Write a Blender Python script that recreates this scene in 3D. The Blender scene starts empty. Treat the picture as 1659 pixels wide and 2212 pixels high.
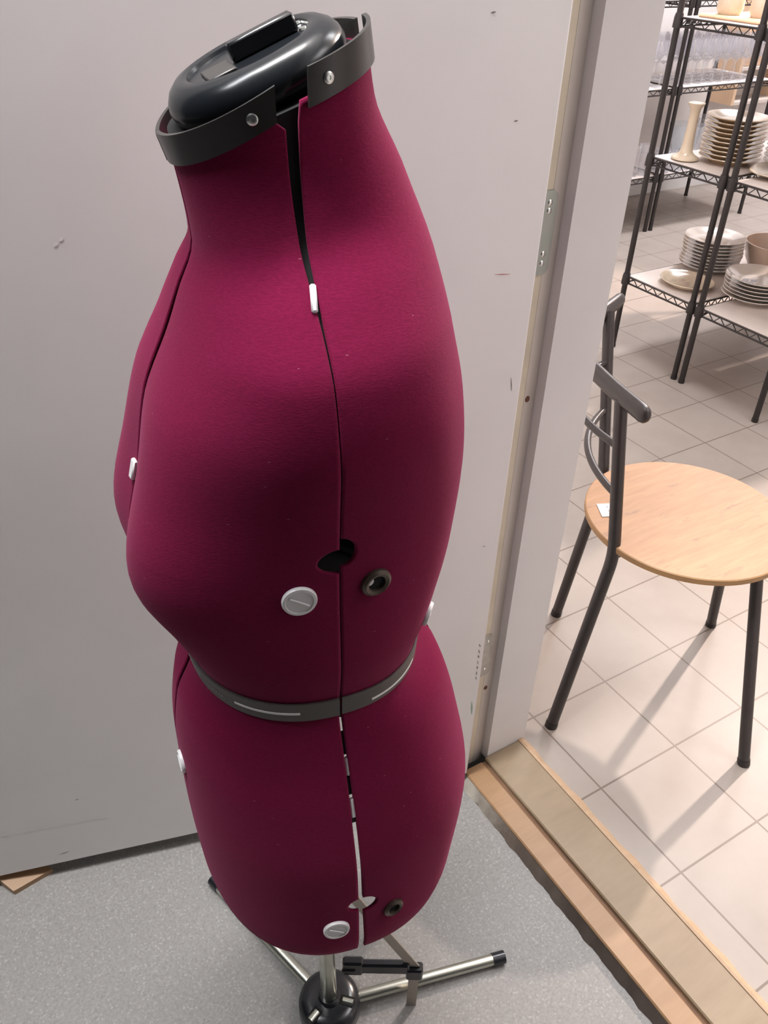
import bpy, math, random
from mathutils import Vector, Matrix
random.seed(7)
PI = math.pi
T = 0.225            # one floor tile (metres); all coordinates below are in tiles
FZ = -0.08           # level of the near room's floor

scene = bpy.context.scene
COL = scene.collection

# ------------------------------------------------------------------ camera, world, lights, exposure
CAM = Vector((-5.5564, -4.0934, 6.7536))
cam_data = bpy.data.cameras.new('camera')
cam = bpy.data.objects.new('camera', cam_data)
COL.objects.link(cam)
R = ((0.8530, -0.5210, 0.0306), (0.2822, 0.5088, 0.8133), (0.4394, 0.6853, -0.5812))
FPX, PITCH, ROLL, YAW = 1826.18284, 0.620322477, 0.0375756431, 5.71249875
def cam_axes():
    f = Vector((0, math.cos(PITCH), -math.sin(PITCH))); rt = Vector((1, 0, 0)); up = rt.cross(f)
    c, s = math.cos(ROLL), math.sin(ROLL)
    rt, up = c * rt + s * up, -s * rt + c * up
    Z = Matrix.Rotation(YAW, 3, 'Z')
    return Z @ rt, Z @ up, Z @ f
rt, up, fw = cam_axes()
m = Matrix((rt, up, -fw)).transposed().to_4x4()
m.translation = CAM * T
cam.matrix_world = m
cam_data.sensor_fit = 'HORIZONTAL'
cam_data.sensor_width = 36.0
cam_data.lens = 36.0 * FPX / 1659.0
cam_data.clip_start = 0.05
scene.camera = cam
scene.cycles.transparent_max_bounces = 64

scene.view_settings.view_transform = 'Standard'
scene.view_settings.look = 'None'
scene.view_settings.gamma = 1.0
scene.view_settings.exposure = 0.0
scene.view_settings.use_curve_mapping = False

world = bpy.data.worlds.new('world'); scene.world = world
world.use_nodes = True
bg = world.node_tree.nodes['Background']
bg.inputs[0].default_value = (0.92, 0.95, 1.0, 1)
bg.inputs[1].default_value = 0.02

def lamp(name, kind, loc, energy, color, target=None, **kw):
    d = bpy.data.lights.new(name, kind); d.energy = energy; d.color = color
    for k, v in kw.items(): setattr(d, k, v)
    o = bpy.data.objects.new(name, d); COL.objects.link(o)
    o.location = Vector(loc) * T
    if target is not None:
        o.rotation_euler = (Vector(target) - Vector(loc)).to_track_quat('-Z', 'Y').to_euler()
    return o
NEAR_CEIL, SHOP_CEIL = 14.3, 14.6
# near room: ceiling fluorescent fitting above the dress form, plus added door fill
lamp('near_room_light', 'AREA', (-9.6, 0.2, NEAR_CEIL - 0.32), 42.0, (0.97, 0.98, 1.0), (-9.6, 0.2, 0),  # unseen lamp added to even out the door's brightness
     shape='RECTANGLE', size=1.2, size_y=0.26)
lamp('near_room_light', 'AREA', (-4.7, -0.25, NEAR_CEIL - 0.32), 66.0, (1.0, 0.97, 0.95), (-4.7, -0.25, 0),
     shape='RECTANGLE', size=1.1, size_y=0.26)
# shop: ceiling spot behind the chair, plus unseen ceiling panels added as fill
lamp('shop_spot_light', 'SPOT', (14.1, 5.0, 14.0), 560.0, (1.0, 0.81, 0.70), (0.5, -0.8, 0), spot_size=1.55, spot_blend=0.15, shadow_soft_size=0.05)
lamp('shop_fill_light', 'AREA', (5.4, 3.4, SHOP_CEIL - 0.3), 62.0, (0.94, 0.95, 1.0), (5.4, 3.4, 0), shape='RECTANGLE', size=1.2, size_y=1.2)  # added fill for the floor in front of the plate racks
lamp('shop_rear_fill', 'AREA', (15.5, 10.2, SHOP_CEIL - 0.3), 150.0, (0.98, 0.96, 1.0), (15.0, 12.0, 0), shape='RECTANGLE', size=1.2, size_y=0.6)  # added fill that brightens the back wall and glassware

lamp('shop_front_fill', 'AREA', (5.0, -6.5, SHOP_CEIL - 0.3), 24.0, (0.97, 0.97, 1.0), (5.0, -6.5, 0), shape='RECTANGLE', size=1.2, size_y=1.2)  # added unseen fill that brightens the jamb and the form's right edge
# ------------------------------------------------------------------ materials
def nodes_of(name):
    mat = bpy.data.materials.new(name); mat.use_nodes = True
    nt = mat.node_tree; b = nt.nodes['Principled BSDF']
    return mat, nt, b
def plain(name, col, rough=0.5, metal=0.0, noise=0.0, nscale=20.0, bump=0.0, coat=0.0, spec=0.5):
    mat, nt, b = nodes_of(name)
    b.inputs['Roughness'].default_value = rough; b.inputs['Metallic'].default_value = metal
    b.inputs['Specular IOR Level'].default_value = spec
    if coat: b.inputs['Coat Weight'].default_value = coat; b.inputs['Coat Roughness'].default_value = 0.08
    tc = nt.nodes.new('ShaderNodeTexCoord')
    n = nt.nodes.new('ShaderNodeTexNoise'); n.inputs['Scale'].default_value = nscale; n.inputs['Detail'].default_value = 4
    nt.links.new(tc.outputs['Object'], n.inputs['Vector'])
    r = nt.nodes.new('ShaderNodeValToRGB')
    lo = [max(0, c * (1 - noise)) for c in col]; hi = [min(1, c * (1 + noise)) for c in col]
    r.color_ramp.elements[0].position = 0.3; r.color_ramp.elements[1].position = 0.7
    r.color_ramp.elements[0].color = (*lo, 1); r.color_ramp.elements[1].color = (*hi, 1)
    nt.links.new(n.outputs['Fac'], r.inputs['Fac']); nt.links.new(r.outputs['Color'], b.inputs['Base Color'])
    if bump:
        bp = nt.nodes.new('ShaderNodeBump'); bp.inputs['Strength'].default_value = bump; bp.inputs['Distance'].default_value = 0.002
        nt.links.new(n.outputs['Fac'], bp.inputs['Height']); nt.links.new(bp.outputs['Normal'], b.inputs['Normal'])
    return mat

def math_node(nt, op, a, b=None):
    n = nt.nodes.new('ShaderNodeMath'); n.operation = op
    for i, v in enumerate((a, b)):
        if v is None: continue
        if isinstance(v, (int, float)): n.inputs[i].default_value = v
        else: nt.links.new(v, n.inputs[i])
    return n.outputs[0]
def mix_col(nt, fac, a, b):
    n = nt.nodes.new('ShaderNodeMix'); n.data_type = 'RGBA'
    if isinstance(fac, (int, float)): n.inputs[0].default_value = fac
    else: nt.links.new(fac, n.inputs[0])
    for i, v in ((6, a), (7, b)):
        if isinstance(v, tuple): n.inputs[i].default_value = (*v[:3], 1)
        else: nt.links.new(v, n.inputs[i])
    return n.outputs[2]
def noise_of(nt, vec, scale, detail=4, rough=0.5):
    n = nt.nodes.new('ShaderNodeTexNoise'); n.inputs['Scale'].default_value = scale; n.inputs['Detail'].default_value = detail
    n.inputs['Roughness'].default_value = rough
    nt.links.new(vec, n.inputs['Vector']); return n.outputs['Fac']
def mapped(nt, scale=(1, 1, 1), rotz=0.0):
    tc = nt.nodes.new('ShaderNodeTexCoord'); mp = nt.nodes.new('ShaderNodeMapping')
    mp.inputs['Scale'].default_value = scale; mp.inputs['Rotation'].default_value = (0, 0, rotz)
    nt.links.new(tc.outputs['Object'], mp.inputs['Vector']); return mp.outputs['Vector']
def ramp(nt, fac, stops):
    r = nt.nodes.new('ShaderNodeValToRGB'); e = r.color_ramp.elements
    while len(e) < len(stops): e.new(0.5)
    for el, (p, c) in zip(e, stops): el.position = p; el.color = (*c, 1)
    nt.links.new(fac, r.inputs['Fac']); return r.outputs['Color']

def mat_tiles():
    mat, nt, b = nodes_of('beige_floor_tiles')
    tc = nt.nodes.new('ShaderNodeTexCoord'); sp = nt.nodes.new('ShaderNodeSeparateXYZ')
    nt.links.new(tc.outputs['Object'], sp.inputs[0])
    masks = []; cells = []
    for ax in (0, 1):
        v = math_node(nt, 'MULTIPLY', sp.outputs[ax], 1 / T)
        v = math_node(nt, 'ADD', v, 100.0)
        h = math_node(nt, 'ADD', v, 0.5)
        fr = math_node(nt, 'FRACT', h)
        d = math_node(nt, 'ABSOLUTE', math_node(nt, 'SUBTRACT', fr, 0.5))
        masks.append(math_node(nt, 'LESS_THAN', d, 0.0095))
        cells.append(math_node(nt, 'FLOOR', v))
    g = math_node(nt, 'MAXIMUM', masks[0], masks[1])
    n1 = noise_of(nt, tc.outputs['Object'], 7.0, 6, 0.6); n2 = noise_of(nt, tc.outputs['Object'], 160.0, 2)
    cmb = nt.nodes.new('ShaderNodeCombineXYZ'); nt.links.new(cells[0], cmb.inputs[0]); nt.links.new(cells[1], cmb.inputs[1])
    wn = nt.nodes.new('ShaderNodeTexWhiteNoise'); nt.links.new(cmb.outputs[0], wn.inputs['Vector'])
    c = ramp(nt, n1, [(0.3, (0.30, 0.258, 0.228)), (0.7, (0.34, 0.297, 0.264))])
    c = mix_col(nt, math_node(nt, 'MULTIPLY', n2, 0.12), c, (0.28, 0.245, 0.215))
    c = mix_col(nt, math_node(nt, 'MULTIPLY', wn.outputs['Value'], 0.10), c, (0.28, 0.24, 0.21))
    c = mix_col(nt, g, c, (0.16, 0.125, 0.10))
    nt.links.new(c, b.inputs['Base Color']); b.inputs['Roughness'].default_value = 0.42
    bp = nt.nodes.new('ShaderNodeBump'); bp.inputs['Strength'].default_value = 0.5; bp.inputs['Distance'].default_value = 0.002
    nt.links.new(math_node(nt, 'SUBTRACT', 1.0, g), bp.inputs['Height']); nt.links.new(bp.outputs['Normal'], b.inputs['Normal'])
    return mat
def mat_vinyl():
    mat, nt, b = nodes_of('speckled_grey_vinyl')
    v = mapped(nt)
    n1 = noise_of(nt, v, 210.0, 3, 0.7); n2 = noise_of(nt, v, 3.0, 3)
    vo = nt.nodes.new('ShaderNodeTexVoronoi'); vo.inputs['Scale'].default_value = 330.0; nt.links.new(v, vo.inputs['Vector'])
    sp = nt.nodes.new('ShaderNodeSeparateColor'); nt.links.new(vo.outputs['Color'], sp.inputs[0])
    c = ramp(nt, n1, [(0.25, (0.18, 0.173, 0.166)), (0.75, (0.31, 0.30, 0.288))])
    c = mix_col(nt, math_node(nt, 'MULTIPLY', math_node(nt, 'GREATER_THAN', sp.outputs[0], 0.92), 0.32), c, (0.50, 0.49, 0.47))
    c = mix_col(nt, math_node(nt, 'MULTIPLY', math_node(nt, 'LESS_THAN', sp.outputs[1], 0.14), 0.45), c, (0.24, 0.225, 0.21))
    c = mix_col(nt, math_node(nt, 'MULTIPLY', n2, 0.3), c, (0.225, 0.22, 0.215))
    nt.links.new(c, b.inputs['Base Color']); b.inputs['Roughness'].default_value = 0.5
    return mat
def mat_fabric(name='magenta_felt'):
    mat, nt, b = nodes_of(name)
    v = mapped(nt, (1, 1, 3.0))
    n1 = noise_of(nt, v, 260.0, 3, 0.7); n2 = noise_of(nt, v, 22.0, 4)
    c = ramp(nt, n1, [(0.3, (0.140, 0.0050, 0.034)), (0.7, (0.190, 0.0080, 0.048))])
    c = mix_col(nt, math_node(nt, 'MULTIPLY', n2, 0.25), c, (0.125, 0.0065, 0.034))
    # stray lint fibres
    vo = nt.nodes.new('ShaderNodeTexVoronoi'); vo.inputs['Scale'].default_value = 26.0
    nt.links.new(mapped(nt, (1.0, 1.0, 4.0)), vo.inputs['Vector'])
    lint = math_node(nt, 'MULTIPLY', math_node(nt, 'LESS_THAN', vo.outputs['Distance'], 0.035), 0.35)
    c = mix_col(nt, lint, c, (0.5, 0.22, 0.30))
    nt.links.new(c, b.inputs['Base Color'])
    b.inputs['Roughness'].default_value = 0.95; b.inputs['Specular IOR Level'].default_value = 0.1
    b.inputs['Sheen Weight'].default_value = 0.14; b.inputs['Sheen Roughness'].default_value = 0.45
    b.inputs['Sheen Tint'].default_value = (1.0, 0.34, 0.55, 1)
    bp = nt.nodes.new('ShaderNodeBump'); bp.inputs['Strength'].default_value = 0.25; bp.inputs['Distance'].default_value = 0.0015
    nt.links.new(n1, bp.inputs['Height']); nt.links.new(bp.outputs['Normal'], b.inputs['Normal'])
    return mat
def mat_wood(name, lo, hi, knot, scale, rotz=0.0, stretch=(1, 9, 9), rough=0.45, knots=0.0, coat=0.0):
    mat, nt, b = nodes_of(name)
    v = mapped(nt, stretch, rotz)
    n1 = noise_of(nt, v, scale, 8, 0.65); n2 = noise_of(nt, v, scale * 0.35, 3)
    c = ramp(nt, n1, [(0.25, lo), (0.5, tuple((a + d) / 2 for a, d in zip(lo, hi))), (0.75, hi)])
    c = mix_col(nt, math_node(nt, 'MULTIPLY', n2, 0.35), c, hi)
    if knots:
        n3 = noise_of(nt, mapped(nt, (3.2, 13, 9), rotz), 3.1, 4, 0.6)
        k = ramp(nt, n3, [(0.585, (0, 0, 0)), (0.72, (knots,) * 3)])
        sp = nt.nodes.new('ShaderNodeSeparateColor'); nt.links.new(k, sp.inputs[0])
        c = mix_col(nt, sp.outputs[0], c, knot)
    nt.links.new(c, b.inputs['Base Color']); b.inputs['Roughness'].default_value = rough
    if coat: b.inputs['Coat Weight'].default_value = coat
    return mat
def mat_dirty(name):
    # painted concrete step edge: pale paint worn to a dark grimy lower band
    mat, nt, b = nodes_of(name)
    tc = nt.nodes.new('ShaderNodeTexCoord'); sp = nt.nodes.new('ShaderNodeSeparateXYZ'); nt.links.new(tc.outputs['Object'], sp.inputs[0])
    n = noise_of(nt, tc.outputs['Object'], 16.0, 5, 0.6)
    t = math_node(nt, 'ADD', math_node(nt, 'MULTIPLY', sp.outputs[1], -1.5), math_node(nt, 'MULTIPLY', n, 0.55))
    c = ramp(nt, t, [(0.32, (0.46, 0.42, 0.36)), (0.62, (0.17, 0.135, 0.11)), (0.9, (0.085, 0.065, 0.055))])
    nt.links.new(c, b.inputs['Base Color']); b.inputs['Roughness'].default_value = 0.8
    return mat
def mat_glass(name, tint=(0.93, 0.96, 1.0), glow_mix=0.10):
    mat = bpy.data.materials.new(name); mat.use_nodes = True; nt = mat.node_tree
    nt.nodes.remove(nt.nodes['Principled BSDF']); out = nt.nodes['Material Output']
    tr = nt.nodes.new('ShaderNodeBsdfTransparent'); tr.inputs[0].default_value = (*tint, 1)
    gl = nt.nodes.new('ShaderNodeBsdfGlossy'); gl.inputs['Roughness'].default_value = 0.08
    df = nt.nodes.new('ShaderNodeBsdfDiffuse'); df.inputs[0].default_value = (0.93, 0.93, 0.95, 1)  # white diffuse stands in for light caught in the glass
    mg = nt.nodes.new('ShaderNodeMixShader'); mg.inputs[0].default_value = 0.65; nt.links.new(gl.outputs[0], mg.inputs[1]); nt.links.new(df.outputs[0], mg.inputs[2])
    lw = nt.nodes.new('ShaderNodeLayerWeight'); lw.inputs['Blend'].default_value = 0.14
    m1 = nt.nodes.new('ShaderNodeMixShader'); nt.links.new(lw.outputs['Fresnel'], m1.inputs[0])
    nt.links.new(tr.outputs[0], m1.inputs[1]); nt.links.new(mg.outputs[0], m1.inputs[2])
    m2 = nt.nodes.new('ShaderNodeMixShader'); m2.inputs[0].default_value = glow_mix
    n = noise_of(nt, mapped(nt), 30.0, 2)
    nt.links.new(math_node(nt, 'MULTIPLY', n, glow_mix * 2), m2.inputs[0])
    nt.links.new(m1.outputs[0], m2.inputs[1]); nt.links.new(df.outputs[0], m2.inputs[2])
    nt.links.new(m2.outputs[0], out.inputs['Surface'])
    return mat
def mat_emit(name, col, strength):
    mat, nt, b = nodes_of(name)
    b.inputs['Emission Color'].default_value = (*col, 1); b.inputs['Emission Strength'].default_value = strength
    return mat

M = dict(
    tiles=mat_tiles(), vinyl=mat_vinyl(), felt=mat_fabric(),
    door=plain('grey_painted_door', (0.82, 0.795, 0.79), 0.45, noise=0.03, nscale=5, bump=0.03),
    jamb=plain('grey_painted_jamb', (0.74, 0.73, 0.74), 0.5, noise=0.03, nscale=6, bump=0.03),
    cream=plain('yellowed_cream_paint', (0.66, 0.585, 0.47), 0.55, noise=0.08, nscale=14, bump=0.05),
    rebate=plain('beige_paint', (0.62, 0.575, 0.535), 0.5, noise=0.05, nscale=9, bump=0.03),
    wall=plain('white_wall_paint', (0.72, 0.68, 0.66), 0.7, noise=0.02, nscale=8),
    ceil=plain('ceiling_paint', (0.75, 0.75, 0.74), 0.8, noise=0.02),
    board=mat_wood('worn_plywood', (0.225, 0.165, 0.105), (0.30, 0.226, 0.15), (0.15, 0.1, 0.06), 9.0, PI / 2, (1, 5, 5), 0.5),
    plank=mat_wood('orange_pine', (0.28, 0.16, 0.082), (0.36, 0.222, 0.122), (0.2, 0.1, 0.05), 9.0, PI / 2, (1, 7, 7), 0.45),
    lip=mat_wood('raw_pine_edge', (0.42, 0.27, 0.16), (0.52, 0.36, 0.235), (0.3, 0.2, 0.1), 12.0, PI / 2, (1, 7, 7), 0.5),
    groove=plain('dark_brown_groove', (0.16, 0.085, 0.045), 0.7, noise=0.2),
    dirty=mat_dirty('grimy_step_edge'),
    seat=mat_wood('golden_oak_laminate', (0.23, 0.112, 0.047), (0.385, 0.212, 0.100), (0.10, 0.06, 0.042), 7.0, 0.57, (1, 8, 8), 0.55, 0.55, 0.0),
    seatedge=plain('oak_edge_band', (0.36, 0.21, 0.095), 0.5, noise=0.08, nscale=40),
    black=plain('black_powder_coat', (0.018, 0.015, 0.015), 0.38, noise=0.1, nscale=60),
    greyblack=plain('satin_black_tube', (0.035, 0.03, 0.03), 0.33, noise=0.1, nscale=60),
    blackgloss=plain('glossy_black_plastic', (0.012, 0.013, 0.016), 0.22, noise=0.15, nscale=8, spec=0.6),
    capplastic=plain('dusty_black_plastic', (0.010, 0.012, 0.015), 0.24, noise=0.2, nscale=12, coat=0.0, spec=0.42),
    band=plain('charcoal_band', (0.030, 0.028, 0.027), 0.30, noise=0.1, nscale=30),
    waist=plain('grey_waist_tape', (0.075, 0.070, 0.064), 0.5, noise=0.06, nscale=60),
    whiteprint=plain('white_print', (0.80, 0.79, 0.77), 0.5),
    greyprint=plain('grey_print', (0.22, 0.22, 0.22), 0.5),
    whiteplastic=plain('white_plastic', (0.78, 0.77, 0.78), 0.35, noise=0.02),
    shell=plain('shaded_inside', (0.004, 0.003, 0.0035), 0.8),  # near-black so the hollow inside reads as unlit
    innerblack=plain('black_inner_core', (0.004, 0.004, 0.004), 0.9),
    steel=plain('zinc_steel_tube', (0.60, 0.61, 0.54), 0.30, 1.0, noise=0.12, nscale=25),
    screw=plain('bright_screw', (0.72, 0.74, 0.72), 0.28, 1.0),
    ruler=plain('grey_aluminium_ruler', (0.42, 0.38, 0.33), 0.45, 0.6, noise=0.06, nscale=30),
    eyelet=plain('dark_bronze_eyelet', (0.09, 0.07, 0.055), 0.4, 0.5),
    hinge=plain('grey_green_hinge_plate', (0.36, 0.40, 0.38), 0.35, 0.7, noise=0.05, nscale=30),
    hingepaint=plain('paint_worn_hinge_plate', (0.47, 0.45, 0.41), 0.5, 0.2, noise=0.2, nscale=60),
    rust=plain('rusty_screw', (0.16, 0.07, 0.04), 0.8),
    red=plain('red_scratch', (0.48, 0.17, 0.17), 0.7), pale=plain('pale_scuff', (0.86, 0.84, 0.83), 0.7), dark=plain('dark_scuff', (0.22, 0.20, 0.18), 0.8),
    green=plain('green_paint_mark', (0.33, 0.47, 0.41), 0.7),
    paper=plain('white_paper', (0.85, 0.85, 0.83), 0.7), ink=plain('grey_ink', (0.25, 0.22, 0.22), 0.7),
    liner=plain('pale_shelf_liner', (0.62, 0.545, 0.50), 0.5, noise=0.03),
    china=plain('ivory_china', (0.64, 0.54, 0.41), 0.2, noise=0.02, coat=0.5),
    white=plain('white_china', (0.70, 0.64, 0.585), 0.15, noise=0.02, coat=0.6),
    chinafoot=plain('tan_glaze', (0.46, 0.32, 0.19), 0.4, noise=0.1),
    peach=plain('pale_beige_china', (0.72, 0.56, 0.45), 0.2, noise=0.02, coat=0.5),
    motif=plain('faded_flower_glaze', (0.42, 0.34, 0.27), 0.3), blue=plain('blue_leaf_glaze', (0.12, 0.15, 0.17), 0.3), bluepale=plain('pale_blue_flower_glaze', (0.50, 0.52, 0.58), 0.3),
    glass=mat_glass('clear_glass', (0.99, 0.99, 1.0), 0.10), glassblue=mat_glass('bluish_glass', (0.95, 0.975, 1.0), 0.16),
    birch=mat_wood('pale_display_wood', (0.62, 0.42, 0.27), (0.74, 0.53, 0.36), (0.3, 0.2, 0.1), 5.0, 0, (6, 6, 1), 0.5),
    tan=plain('tan_cardboard', (0.50, 0.34, 0.24), 0.7, noise=0.05), cobalt=plain('cobalt_print', (0.05, 0.07, 0.30), 0.4),
    lampglow=mat_emit('lit_diffuser', (0.95, 0.98, 1.0), 4.0), fill_glow=mat_emit('fill_panel_diffuser', (1.0, 0.95, 0.92), 2.5),
    lens=mat_emit('lit_spot_lens', (1.0, 0.88, 0.78), 8.0),
    fixture=plain('white_enamel', (0.8, 0.8, 0.8), 0.4),
)

# ------------------------------------------------------------------ mesh building
def V(*a): return Vector(a[0] if len(a) == 1 else a)
class MB:
    def __init__(self): self.v = []; self.f = []; self.mi = []
    def add(self, vs, fs, mi=0):
        o = len(self.v); self.v += [Vector(p) for p in vs]
        for f in fs: self.f.append(tuple(i + o for i in f)); self.mi.append(mi)
        return self
    def box(self, c, s, M3=None, mi=0, bev=0.0):
        c = V(c); hx, hy, hz = s[0] / 2, s[1] / 2, s[2] / 2
        if bev > 0:
            b = min(bev, hx * .9, hy * .9, hz * .9); pts = []
            for sx in (-1, 1):
                for sy in (-1, 1):
                    for sz in (-1, 1):
                        pts += [(sx * (hx - b), sy * (hy - b), sz * hz), (sx * (hx - b), sy * hy, sz * (hz - b)), (sx * hx, sy * (hy - b), sz * (hz - b))]
            import bmesh
            bm = bmesh.new()
            for p in pts: bm.verts.new(p)
            bmesh.ops.convex_hull(bm, input=bm.verts[:]); bm.verts.index_update()
            bmesh.ops.dissolve_limit(bm, angle_limit=0.01, verts=bm.verts[:], edges=bm.edges[:]); bm.verts.index_update()
            vs = [v.co.copy() for v in bm.verts]; fs = [tuple(v.index for v in f.verts) for f in bm.faces]; bm.free()
        else:
            vs = [V(x, y, z) for x in (-hx, hx) for y in (-hy, hy) for z in (-hz, hz)]
            fs = [(0, 1, 3, 2), (4, 6, 7, 5), (0, 4, 5, 1), (2, 3, 7, 6), (0, 2, 6, 4), (1, 5, 7, 3)]
        if M3 is not None: vs = [M3 @ p for p in vs]
        return self.add([p + c for p in vs], fs, mi)
    def span(self, a, b, mi=0, bev=0.0):
        a, b = V(a), V(b)
        return self.box((a + b) / 2, [abs(q) for q in (b - a)], None, mi, bev)
    def tube(self, pts, r, seg=12, cap=True, mi=0, flat=1.0, flatdir=None, round_end=False):
        pts = [V(p) for p in pts]; n = len(pts)
        rr = list(r) if isinstance(r, (list, tuple)) else [r] * n
        if round_end:
            def ext(p, q, rad):
                d = (p - q).normalized(); return [(p + d * rad * math.sin(a), rad * math.cos(a)) for a in (0.5, 0.95, 1.3, 1.5)]
            e0 = ext(pts[0], pts[1], rr[0])[::-1]; e1 = ext(pts[-1], pts[-2], rr[-1])
            pts = [e[0] for e in e0] + pts + [e[0] for e in e1]; rr = [e[1] for e in e0] + rr + [e[1] for e in e1]; n = len(pts)
        t0 = (pts[1] - pts[0]).normalized()
        ref = V(flatdir) if flatdir is not None else (V(0, 0, 1) if abs(t0.z) < .9 else V(1, 0, 0))
        u = (ref - t0 * ref.dot(t0)).normalized(); vs = []
        for i, p in enumerate(pts):
            t = (pts[min(i + 1, n - 1)] - pts[max(i - 1, 0)]).normalized()
            u = (u - t * u.dot(t)).normalized(); w = t.cross(u)
            for k in range(seg):
                a = 2 * PI * k / seg
                vs.append(p + (u * math.cos(a) + w * math.sin(a) * flat) * rr[i])
        fs = [(i * seg + k, i * seg + (k + 1) % seg, (i + 1) * seg + (k + 1) % seg, (i + 1) * seg + k) for i in range(n - 1) for k in range(seg)]
        if cap: fs += [tuple(range(seg))[::-1], tuple((n - 1) * seg + k for k in range(seg))]
        return self.add(vs, fs, mi)
    def lathe(self, prof, c=(0, 0, 0), seg=32, M3=None, mi=0, sx=1.0, sy=1.0):
        vs = []; fs = []; c = V(c); idx = []
        for r, z in prof:
            if r < 1e-6: idx.append([len(vs)]); vs.append(V(0, 0, z))
            else:
                idx.append(list(range(len(vs), len(vs) + seg)))
                for k in range(seg): vs.append(V(r * sx * math.cos(2 * PI * k / seg), r * sy * math.sin(2 * PI * k / seg), z))
        for a, b in zip(idx[:-1], idx[1:]):
            for k in range(seg):
                k2 = (k + 1) % seg
                if len(a) == 1 and len(b) == 1: continue
                if len(a) == 1: fs.append((a[0], b[k2], b[k])[::-1])
                elif len(b) == 1: fs.append((a[k], a[k2], b[0]))
                else: fs.append((a[k], a[k2], b[k2], b[k]))
        if M3 is not None: vs = [M3 @ p for p in vs]
        return self.add([p + c for p in vs], fs, mi)
    def build(self, name, mats, parent=None, origin=None, smooth=True, angle=40):
        """links as one object; vertices are in tiles; the object's own origin sits at `origin` (or at its parent's)"""
        if not isinstance(mats, (list, tuple)): mats = [mats]
        po = V(parent['_o']) if parent is not None else V(0, 0, 0)
        org = V(origin) if origin is not None else po
        me = bpy.data.meshes.new(name)
        me.from_pydata([(p - org) * T for p in self.v], [], self.f)
        for mt in mats: me.materials.append(mt)
        me.polygons.foreach_set('material_index', self.mi)
        import bmesh
        bm = bmesh.new(); bm.from_mesh(me); bmesh.ops.recalc_face_normals(bm, faces=bm.faces[:]); bm.to_mesh(me); bm.free()
        if smooth:
            me.polygons.foreach_set('use_smooth', [True] * len(me.polygons))
            try: me.set_sharp_from_angle(angle=math.radians(angle))
            except Exception: pass
        me.update()
        o = bpy.data.objects.new(name, me); COL.objects.link(o)
        o['_o'] = tuple(org)
        if parent is not None: o.parent = parent
        o.location = (org - po) * T
        return o
def thing(name, label, cat, loc, group=None):
    o = bpy.data.objects.new(name, None); COL.objects.link(o)
    o.empty_display_size = 0.05
    o.location = V(loc) * T; o['_o'] = tuple(loc); o['label'] = label; o['category'] = cat
    if group: o['group'] = group
    return o
def tag(o, label, cat, group=None):
    o['label'] = label; o['category'] = cat
    if group: o['group'] = group
    return o
def struct(o):
    o['kind'] = 'structure'; return o
def copy_tree(o, loc, label=None, rz=None, sc=None):
    c = o.copy(); COL.objects.link(c); c.location = V(loc) * T; c['_o'] = tuple(loc)
    if label: c['label'] = label
    if rz is not None: c.rotation_euler.z = rz
    if sc is not None: c.scale = (sc, sc, sc)
    def kids(src, dst):
        for ch in list(src.children):
            k = ch.copy(); COL.objects.link(k); k.parent = dst; kids(ch, k)
    kids(o, c)
    return c

# ------------------------------------------------------------------ the setting
WX0, WX1 = -1.96, -1.28                  # wall between near room and shop
OY0, OY1 = -4.3, -0.18                   # door opening
DH = 9.4
near_floor = MB().span((-16, -13, FZ - .3), (-2.09, 7.5, FZ)).build('floor_near', M['vinyl']); struct(near_floor)
shop_floor = MB().span((WX1 - 0.02, -13, -.3), (25, 14.2, 0)).build('floor_shop', M['tiles']); struct(shop_floor)
struct(MB().span((WX0, 0.02, FZ - .3), (WX1, 14.2, NEAR_CEIL)).build('wall_right', M['wall']))
struct(MB().span((WX0, -13, FZ - .3), (WX1, OY0 - .1, NEAR_CEIL)).build('wall_right_front', M['wall']))
struct(MB().span((WX0, OY0 - .1, DH + .1), (WX1, 0.02, NEAR_CEIL)).build('wall_right_lintel', M['wall']))
struct(MB().span((WX1 - .05, 14.2, -.3), (25, 14.6, SHOP_CEIL)).build('wall_back', M['wall']))
struct(MB().span((-16, -13, NEAR_CEIL), (WX0, 7.5, NEAR_CEIL + .2)).build('ceiling_near', M['ceil']))
struct(MB().span((WX1, -13, SHOP_CEIL), (25, 14.6, SHOP_CEIL + .2)).build('ceiling_shop', M['ceil']))
struct(MB().span((25, -13, -.3), (25.4, 14.6, SHOP_CEIL)).build('wall_far_right', M['wall']))
struct(MB().span((WX1, -13.4, -.3), (25.4, -13, SHOP_CEIL)).build('wall_front', M['wall']))
struct(MB().span((WX0, -13, NEAR_CEIL), (WX1, 14.2, SHOP_CEIL)).build('wall_right_upper', M['wall']))
struct(MB().span((14.0 - 15.2, 14.12, 0), (25, 14.2, .42)).build('baseboard_back', M['fixture']))

# door frame: jamb with rebate, hinge-side strip in yellowed paint
fr = MB()
fr.span((-1.74, -.18, 0.0), (WX1, .02, DH))                       # jamb reveal
struct(fr.build('trim_1', M['jamb']))
struct(MB().span((-1.84, -.09, FZ), (-1.74, .02, DH)).build('trim_2', M['rebate']))
struct(MB().span((WX0, -.088, FZ), (-1.84, .02, DH)).build('trim_3', M['cream']))
struct(MB().span((WX0, OY0 - .1, FZ), (WX1, OY0, DH)).build('trim_4', M['jamb']))
struct(MB().span((WX0, OY0 - .1, DH), (WX1, .02, DH + .1)).build('trim_5', M['jamb']))
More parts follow.
